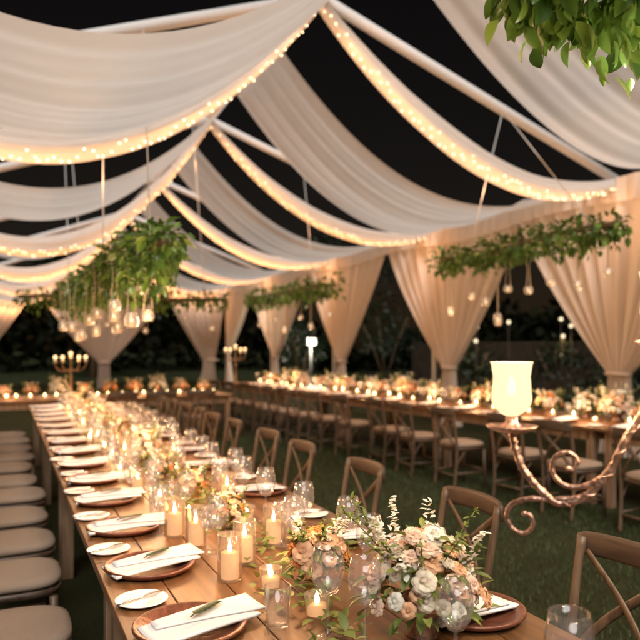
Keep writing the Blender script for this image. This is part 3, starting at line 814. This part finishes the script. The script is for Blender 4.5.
# measured in the arm's own plane: a = metres out from the pole, h = metres above the ground
ARM = ARM_MAIN = [(.000, 1.440), (.020, 1.436), (.048, 1.402), (.072, 1.355), (.098, 1.298), (.140, 1.250), (.190, 1.232), (.232, 1.262), (.262, 1.300), (.278, 1.345), (.280, 1.368)]
SCR1 = [(.150, 1.246), (.205, 1.238), (.248, 1.236), (.282, 1.222), (.293, 1.195), (.280, 1.170), (.255, 1.165), (.240, 1.182), (.246, 1.202), (.258, 1.205)]
SCR2 = [(.088, 1.320), (.110, 1.290), (.150, 1.268), (.185, 1.272), (.203, 1.298), (.196, 1.326), (.172, 1.336), (.154, 1.320), (.162, 1.302), (.172, 1.304)]
for j in range(3):
    rot = Matrix.Rotation(j*2*PI/3, 4, 'Z'); d = (rot @ DA.to_4d()).to_3d()
    def w3(q): return d*q[0]+Vector((0, 0, q[1]-TZ))
    mb = MB()
    for pth, r0, r1 in ((ARM_MAIN, .0080, .0068), (SCR1, .0060, .0036), (SCR2, .0060, .0036)):
        pts = smooth_path([w3(q) for q in pth], 14); n = len(pts)
        rs = [(r0+(r1-r0)*i/n)*(1+.07*math.sin(i*.83)+.04*math.sin(i*2.1)) for i in range(n)]
        mb.tube(pts, rs, 10)
        # twisted wire wound round the rod
        if pth is ARM_MAIN:
            tw = []
            for i in range(0, n-1):
                t = (pts[i+1]-pts[i]).normalized(); u = Vector((-d.y, d.x, 0)); v_ = t.cross(u)
                for q in (0, .5):
                    a = (i+q)*.55; tw.append(pts[i].lerp(pts[i+1], q)+(u*math.cos(a)+v_*math.sin(a))*.0066)
            mb.tube(tw, .0026, 6)
        for e in (pts[0], pts[-1]): mb.ball(e, r1*1.5, 8, 6)
    mb.build('scroll_arm', M['copper'], ca)
    hurricane(ca, d*AL+Vector((0, 0, 1.405-TZ)))
    point('candle_light', PC+d*AL+Vector((0, 0, 1.55)), 5.0, (1, .70, .42), .035)
mb = MB(); mb.tube([(0, 0, .02), (0, 0, .3), (0, 0, .78)], [.014, .011, .011], 10); mb.ball((0, 0, .45), .022, 10, 6); mb.build('pole', M['copper'], ca)
mb = MB(); mb.lathe([(.0005, 0), (.10, 0), (.10, .012), (.06, .022), (.02, .04), (.013, .06)], 28); mb.build('base', M['copper'], ca)
hurricane(ca, Vector((0, 0, .82)))
def far_candelabra(loc, rz, label, h=.62):
    root = empty('candelabra', loc, rz, label, 'candelabra', 'tall candelabra at the table ends')
    mb = MB(); mb.lathe([(.0005, 0), (.09, 0), (.09, .012), (.03, .03), (.018, .06), (.016, h*.5), (.026, h*.52), (.015, h*.55), (.014, h)], 16); mb.build('pole', M['bronze'], root)
    tips = [(0, .06)]+[(s_*a, 0) for s_ in (-1, 1) for a in (.14, .26)]
    for a, dz in tips:
        if a:
            am = MB(); am.tube(smooth_path([(0, 0, h*.72), (a*.5, 0, h*.66), (a*.95, 0, h*.76), (a, 0, h*.9)], 5), .008, 7); am.build('arm', M['bronze'], root)
        z = h*.9 if a else h
        c_ = MB(); c_.lathe([(.0005, z), (.03, z), (.026, z+.01), (.018, z+.012), (.018, z+.06), (.0005, z+.06)], 12, (a, 0, 0)); cc = c_.build('candle', M['waxdim'], root)
        f = MB(); f.ball((a, 0, z+.075), .027, 10, 8, 1.1); f.build('flame', M['flame_far'], cc)
    point('candle_light', Vector(loc)+Vector((0, 0, h+.1)), 2.5, (1, .58, .26), .06)
far_candelabra((RX(14.7, .14), 14.55, TZ), .35, 'five-flame candelabra at the far corner where two tables meet', .72)
far_candelabra((.95, 11.55, TZ), .45, 'five-flame candelabra on the cross table behind the long table', .60)

# ------------------------------------------------------------------ hanging greenery and lanterns
def garland(p0, p1, rad, n, leafL, label, seed, mat='leaf', drop=.6, extra=None, fine=False, trail=0):
    rg = random.Random(seed); P0, P1 = Vector(p0), Vector(p1); root = empty('greenery_garland', P0, 0, label, 'garland', 'hanging greenery garlands')
    D = P1-P0; ax = D.normalized(); side = ax.cross(Vector((0, 0, 1))).normalized()
    br = MB()
    br.tube(smooth_path([Vector((0, 0, 0)), D*.3+Vector((0, 0, .03)), D*.65-Vector((0, 0, .02)), D], 6), .035, 7)
    br.build('branch', M['twig'], root)
    lf = MB(); lp = MB()
    lump = [rg.uniform(.55, 1.15) for _ in range(24)]
    for k in range(n):
        s = rg.uniform(-.02, 1.02); i_ = min(22, max(0, int(s*22))); rr = rad*(lump[i_]+(lump[i_+1]-lump[i_])*(s*22-i_))*rg.random()**.55
        a = rg.uniform(0, 2*PI); o_ = side*(math.cos(a)*rr)+Vector((0, 0, math.sin(a)*rr*.85))
        if rg.random() < .25: o_ += Vector((0, 0, -rg.random()**2*drop*rad*1.6))
        p = D*s+o_
        d = o_.normalized()*.8+ax*rg.uniform(-.8, .8)+Vector((rg.uniform(-.4, .4), rg.uniform(-.4, .4), rg.uniform(-1.0, .2)))
        L = leafL*rg.uniform(.5, 1.25)
        (lp if rg.random() < .28 else lf).leaf(p, d, Vector((rg.uniform(-.6, .6), rg.uniform(-.6, .6), 1)), L, L*rg.uniform(.50, .72), .3, rg.uniform(.0, .45), fine)
    for k in range(trail):
        s = rg.uniform(.02, .98); a = rg.uniform(0, 2*PI); b0 = D*s+side*(math.cos(a)*rad*.6)-Vector((0, 0, rad*.3)); ln = rg.uniform(.5, 1.25)*rad
        dx = Vector((rg.uniform(-.3, .3), rg.uniform(-.3, .3), -1)).normalized(); pts = smooth_path([b0, b0+dx*ln*.5+side*rg.uniform(-.04, .04), b0+dx*ln], 4)
        br_ = MB(); lp.tube(pts, .0025, 4)
        for q in pts:
            for _ in range(2):
                L = leafL*rg.uniform(.4, .85); lp.leaf(Vector(q), Vector((rg.uniform(-1, 1), rg.uniform(-1, 1), rg.uniform(-1.2, .3))), Vector((rg.uniform(-.5, .5), rg.uniform(-.5, .5), 1)), L, L*.6, .3, .3, fine)
    for s, tgt in (extra or []):
        cb = MB(); cb.tube([D*s, Vector(tgt)-P0], .006, 5); cb.build('cable', M['cable'], root)
    lf.build('foliage', M['leaf'], root); lp.build('young_foliage', M['leaf_pale'], root)
    return root
def rz_at(x): return ZR+.06+(ZE-ZR)*abs(x-XM)/(XR-XM)
garland((.93, 4.5, 2.22), (.86, 11.0, 2.30), .245, 3500, .085, 'big leafy garland hanging over the long table with votive jars below', 200, trail=60, extra=[(.06, (1.3, 7.3, rz_at(1.3))), (.42, (.9, 7.3, rz_at(.9))), (.95, (.9, 12.05, rz_at(.9)))])
garland((5.28, 4.85, 2.70), (5.22, 7.7, 2.66), .19, 1300, .09, 'leafy garland over the table by the drapes, nearest the hurricane lamp', 201, drop=.5, trail=14, extra=[(.1, (5.9, 7.3, rz_at(5.9))), (.8, (5.9, 7.3, rz_at(5.9)))])
garland((5.2, 10.9, 2.60), (5.0, 14.9, 2.62), .21, 1000, .10, 'leafy garland over the table by the drapes, farther from the hurricane lamp', 202, drop=.5, trail=14, extra=[(.2, (5.1, 12.05, rz_at(5.1)))])
garland((.2, 11.6, 2.30), (3.4, 11.5, 2.34), .16, 1000, .09, 'thin leafy garland hanging crosswise over the cross table', 203, extra=[(.3, (1.0, 12.05, rz_at(1.0))), (.9, (3.0, 12.05, rz_at(3.0)))])
garland((1.17, 1.39, 2.50), (2.7, .72, 2.50), .21, 3300, .064, 'broad-leaved garland overhead at the picture top, nearest the viewpoint', 206, drop=.30, extra=[(.5, (1.9, 2.55, rz_at(1.9)))], fine=True, trail=5)
def make_lantern():
    root = empty('hanging_votive', cat='lantern')
    g = MB(); g.lathe([(.0005, 0), (.030, 0), (.044, .012), (.050, .040), (.043, .072), (.036, .084), (.036, .090), (.0345, .090), (.041, .070), (.0475, .040), (.041, .014), (.0005, .006)], 20); g.build('glass_jar', M['jar'], root)
    c = MB(); c.lathe([(.0005, .008), (.030, .008), (.031, .032), (.0005, .031)], 14); c.build('wax', M['waxdim'], root)
    f = MB(); f.ball((0, 0, .046), .010, 8, 6, 1.5); f.build('flame', M['flame_dim'], root)
    k = MB()
    for s_ in (-1, 1): k.tube([(s_*.037, 0, .088), (s_*.02, .0, .28), (s_*.05, 0, .46)], .0035, 4)
    k.build('cord', M['cord'], root)
    return root
KL = Kit(make_lantern()); rng = random.Random(61)
def lanterns(lst, where, grp):
    for i, (x, y, z, s) in enumerate(lst):
        o = KL.put((x, y, z), rng.uniform(-.6, .6)+.4, 'hanging glass votive jar, %s from the near end under %s' % (ORD[i], where), grp)
        o.scale = (1, 1, s)
lanterns([(.90, 5.08, 1.92, .8), (.83, 5.11, 1.68, 1.2), (.74, 5.3, 1.80, 1.), (1.02, 5.5, 1.74, 1.), (.80, 5.78, 1.74, 1.1), (.71, 6.1, 1.78, 1.), (.92, 6.4, 1.66, 1.3), (.71, 6.7, 1.74, 1.1), (.84, 7.3, 1.64, 1.3), (.66, 7.9, 1.70, 1.2), (.80, 8.3, 1.62, 1.4), (.62, 8.6, 1.72, 1.2), (.85, 9.3, 1.6, 1.4)], 'the big leafy garland', 'votive jars under the big garland')
lanterns([(5.3, 5.0, 2.22, .8), (5.26, 5.35, 2.12, 1.), (5.30, 5.78, 2.19, .85), (5.28, 6.10, 2.12, 1.), (5.26, 6.42, 2.16, .95), (5.24, 6.80, 2.02, 1.2), (5.3, 7.15, 2.13, 1.), (5.22, 7.5, 1.93, 1.4), (5.26, 6.6, 1.78, 1.7)], 'the garland by the hurricane lamp', 'votive jars under the side garland')
lanterns([(5.2, 11.1, 2.05, 1.), (5.1, 11.7, 1.85, 1.4), (5.15, 12.3, 2.05, 1.), (5.05, 12.9, 1.8, 1.5), (5.1, 13.5, 2.05, 1.), (5.0, 14.2, 1.95, 1.3)], 'the farther side garland', 'votive jars under the farther garland')
lanterns([(3.2, 11.5, 1.80, 1.), (2.75, 11.55, 2.0, .5), (2.1, 11.55, 1.75, 1.1), (1.5, 11.55, 1.85, .9)], 'the crosswise garland', 'votive jars under the crosswise garland')
for p, w_ in (((.72, 4.40, 1.70), 4.), ((.95, 5.3, 1.72), 2.5), ((.9, 6.8, 1.66), 2.2), ((.88, 8.8, 1.66), 2.), ((5.6, 5.6, 1.98), 6.), ((5.25, 7.2, 1.95), 2.), ((5.1, 12.5, 1.95), 2.)):
    point('lantern_and_fill_light', p, w_, (1, .66, .36), .06)  # jar lamps, the strongest ones set off the jars as added fill

# ------------------------------------------------------------------ outside the tent
wl = MB(); wl.cbox((0, 0, .85), (.35, 26, 1.7), .03); tag(wl.build('garden_wall', M['stone'], loc=(17.5, 15, 0), smooth=False), 'low brown garden wall outside beyond the side drapes', 'wall')
def shrub(loc, h, r, n, label, seed, L=.14):
    rg = random.Random(seed); root = empty('shrub', loc, 0, label, 'shrub', 'shrubs outside the tent')
    t = MB()
    for k in range(5):
        a = k*1.3; t.tube([(0, 0, 0), (math.cos(a)*r*.3, math.sin(a)*r*.3, h*.5), (math.cos(a)*r*.6, math.sin(a)*r*.6, h*.85)], [.04, .025, .01], 6)
    t.build('stems', M['twig'], root)
    f = MB(); cl = [(rg.uniform(-.7, .7)*r, rg.uniform(-.7, .7)*r, h*rg.uniform(.35, .9), r*rg.uniform(.25, .5)) for _ in range(14)]
    for _ in range(n):
        c_ = rg.choice(cl); v = Vector((rg.gauss(0, 1), rg.gauss(0, 1), rg.gauss(0, 1))).normalized()*c_[3]*rg.random()**.4
        f.leaf(Vector(c_[:3])+v, v+Vector((0, 0, -.1)), Vector((rg.uniform(-.5, .5), rg.uniform(-.5, .5), 1)), L*rg.uniform(.6, 1.2), L*.5, .2, .3)
    f.build('foliage', M['leafdark'], root)
shrub((10.2, 24.5, 0), 2.6, 1.2, 1500, 'leafy shrub lit green behind the corner candelabra', 1)
shrub((14.5, 25.5, 0), 3.2, 1.8, 1500, 'dark shrub outside near the floodlight', 2)
shrub((13.9, 14.9, 0), 1.7, .9, 900, 'low shrub by the garden lights, on the hurricane lamp side', 3)
shrub((11.7, 15.9, 0), 1.6, .9, 900, 'low shrub by the garden lights, farther along', 4)
shrub((14.6, 13.2, 0), 1.5, .8, 900, 'low shrub by the garden lights, nearest the pale drape', 5)
def tree(loc, h, r, label, seed):
    rg = random.Random(seed); root = empty('tree', loc, 0, label, 'tree', 'dark trees outside the tent')
    t = MB(); t.tube([(0, 0, 0), (.1, 0, h*.4), (0, .1, h*.75)], [.22, .16, .07], 8)
    for k in range(7):
        a = k*.9+rg.random(); t.tube([(.08, 0, h*(.3+.05*k)), (math.cos(a)*r*.5, math.sin(a)*r*.5, h*(.5+.05*k)), (math.cos(a)*r*.8, math.sin(a)*r*.8, h*(.6+.05*k))], [.07, .045, .015], 6)
    t.build('trunk', M['twig'], root)
    f = MB(); cl = [(rg.uniform(-.8, .8)*r, rg.uniform(-.8, .8)*r, h*rg.uniform(.45, .95), r*rg.uniform(.2, .42)) for _ in range(22)]
    for _ in range(2200):
        c_ = rg.choice(cl); v = Vector((rg.gauss(0, 1), rg.gauss(0, 1), rg.gauss(0, 1))).normalized()*c_[3]*rg.random()**.4
        f.leaf(Vector(c_[:3])+v, v, Vector((rg.uniform(-.5, .5), rg.uniform(-.5, .5), 1)), .28*rg.uniform(.6, 1.2), .15, .2, .3)
    f.build('crown', M['leafdark'], root)
tree((21, 13, 0), 6.5, 2.6, 'dark tree outside, seen through the gap above the hurricane lamp', 1)
tree((23, 19, 0), 7, 3, 'dark tree outside, seen between the second and third drape', 2)
tree((16, 33, 0), 7, 3, 'dark tree outside behind the floodlight', 3)
tree((4, 36, 0), 6, 3, 'dark tree beyond the back wall drapes', 4)
def lamp(loc, h, label, w_, r=.11):
    root = empty('floodlight', loc, 0, label, 'floodlight', 'floodlights outside the tent')
    mb = MB(); mb.tube([(0, 0, 0), (0, 0, h)], .025, 8)
    for k in range(3):
        a = k*2.1; mb.tube([(0, 0, .5), (math.cos(a)*.35, math.sin(a)*.35, 0)], .015, 6)
    mb.build('stand', M['post'], root)
    mb = MB(); mb.cbox((.06, .10, h+.1), (.34, .10, .26), .01); mb.build('housing', M['post'], root, smooth=False)
    mb = MB(); mb.ball((.0, -.02, h+.1), r, 14, 10); mb.build('lens', M['flood'], root)
    point('flood_lamp', Vector(loc)+Vector((0, -.35, h+.1)), w_, (1, .92, .72), .1)
lamp((9.85, 22.6, 0), 1.6, 'bright white floodlight on a stand between two far drapes', 60, .10)
lamp((9.6, 25.4, 0), 1.5, 'smaller white floodlight at the edge of the far narrow drape', 25, .11)
KD = None
def garden_light():
    root = empty('garden_light', cat='garden light')
    mb = MB(); mb.tube([(0, 0, 0), (0, 0, 1.9)], .008, 6); mb.build('stake', M['dark'], root)
    mb = MB(); mb.ball((0, 0, 1.95), .05, 12, 8); mb.build('globe', M['spot'], root)
    return root
KD = Kit(garden_light())
for i, (x, y, z) in enumerate([(11.39, 15.15, .10), (12.16, 14.81, .23), (13.42, 14.24, .31), (13.66, 14.13, .13), (13.47, 14.22, -.14), (11.37, 15.17, -.27)]):
    KD.put((x, y, z), 0, 'small glowing garden light outside, %s from the farther tied drape' % ORD[i], 'garden lights outside', 1.)
point('garden_glow', (11.6, 15., 1.75), 5, (1, .72, .38), .08); point('garden_glow', (13.4, 14.1, 1.75), 6, (1, .72, .38), .08)
# unseen votive jars added under the nearest garland to carry the fill lamps
lanterns([(1.72, 1.16, 1.98, .9), (2.0, 1.0, 2.02, .8), (2.25, .92, 1.95, 1.), (2.5, .8, 1.98, .9)], 'the nearest overhead garland, added unseen', 'added unseen jars under the nearest garland')
for p, w_ in (((1.76, 1.14, 2.06), 9), ((2.12, .97, 2.04), 14), ((2.45, .82, 2.04), 14)):
    point('lantern_and_fill_light', p, w_, (1, .86, .70), .06)  # whitish fill lamps added at the unseen jars, in place of camera flash
# far wood: one dark mass round the lawn
def wood_mass():
    rg = random.Random(2); f = MB()
    for _ in range(24000):
        a = rg.uniform(-.5, 2.3); rr = rg.uniform(42, 60); h = (4.5+2.2*math.sin(a*9)+1.5*math.sin(a*23))*rg.random()**.7
        v = Vector((math.sin(a)*rr, math.cos(a)*rr, max(.1, h)))
        f.leaf(v, Vector((rg.uniform(-1, 1), rg.uniform(-1, 1), rg.uniform(-1, .5))), Vector((rg.uniform(-1, 1), rg.uniform(-1, 1), 1)), .75, .5, .2, .2)
    o = f.build('woods', M['woods']); tag(o, 'dark far wood beyond the lawn, barely visible at night', 'woods', kind='stuff')
wood_mass()
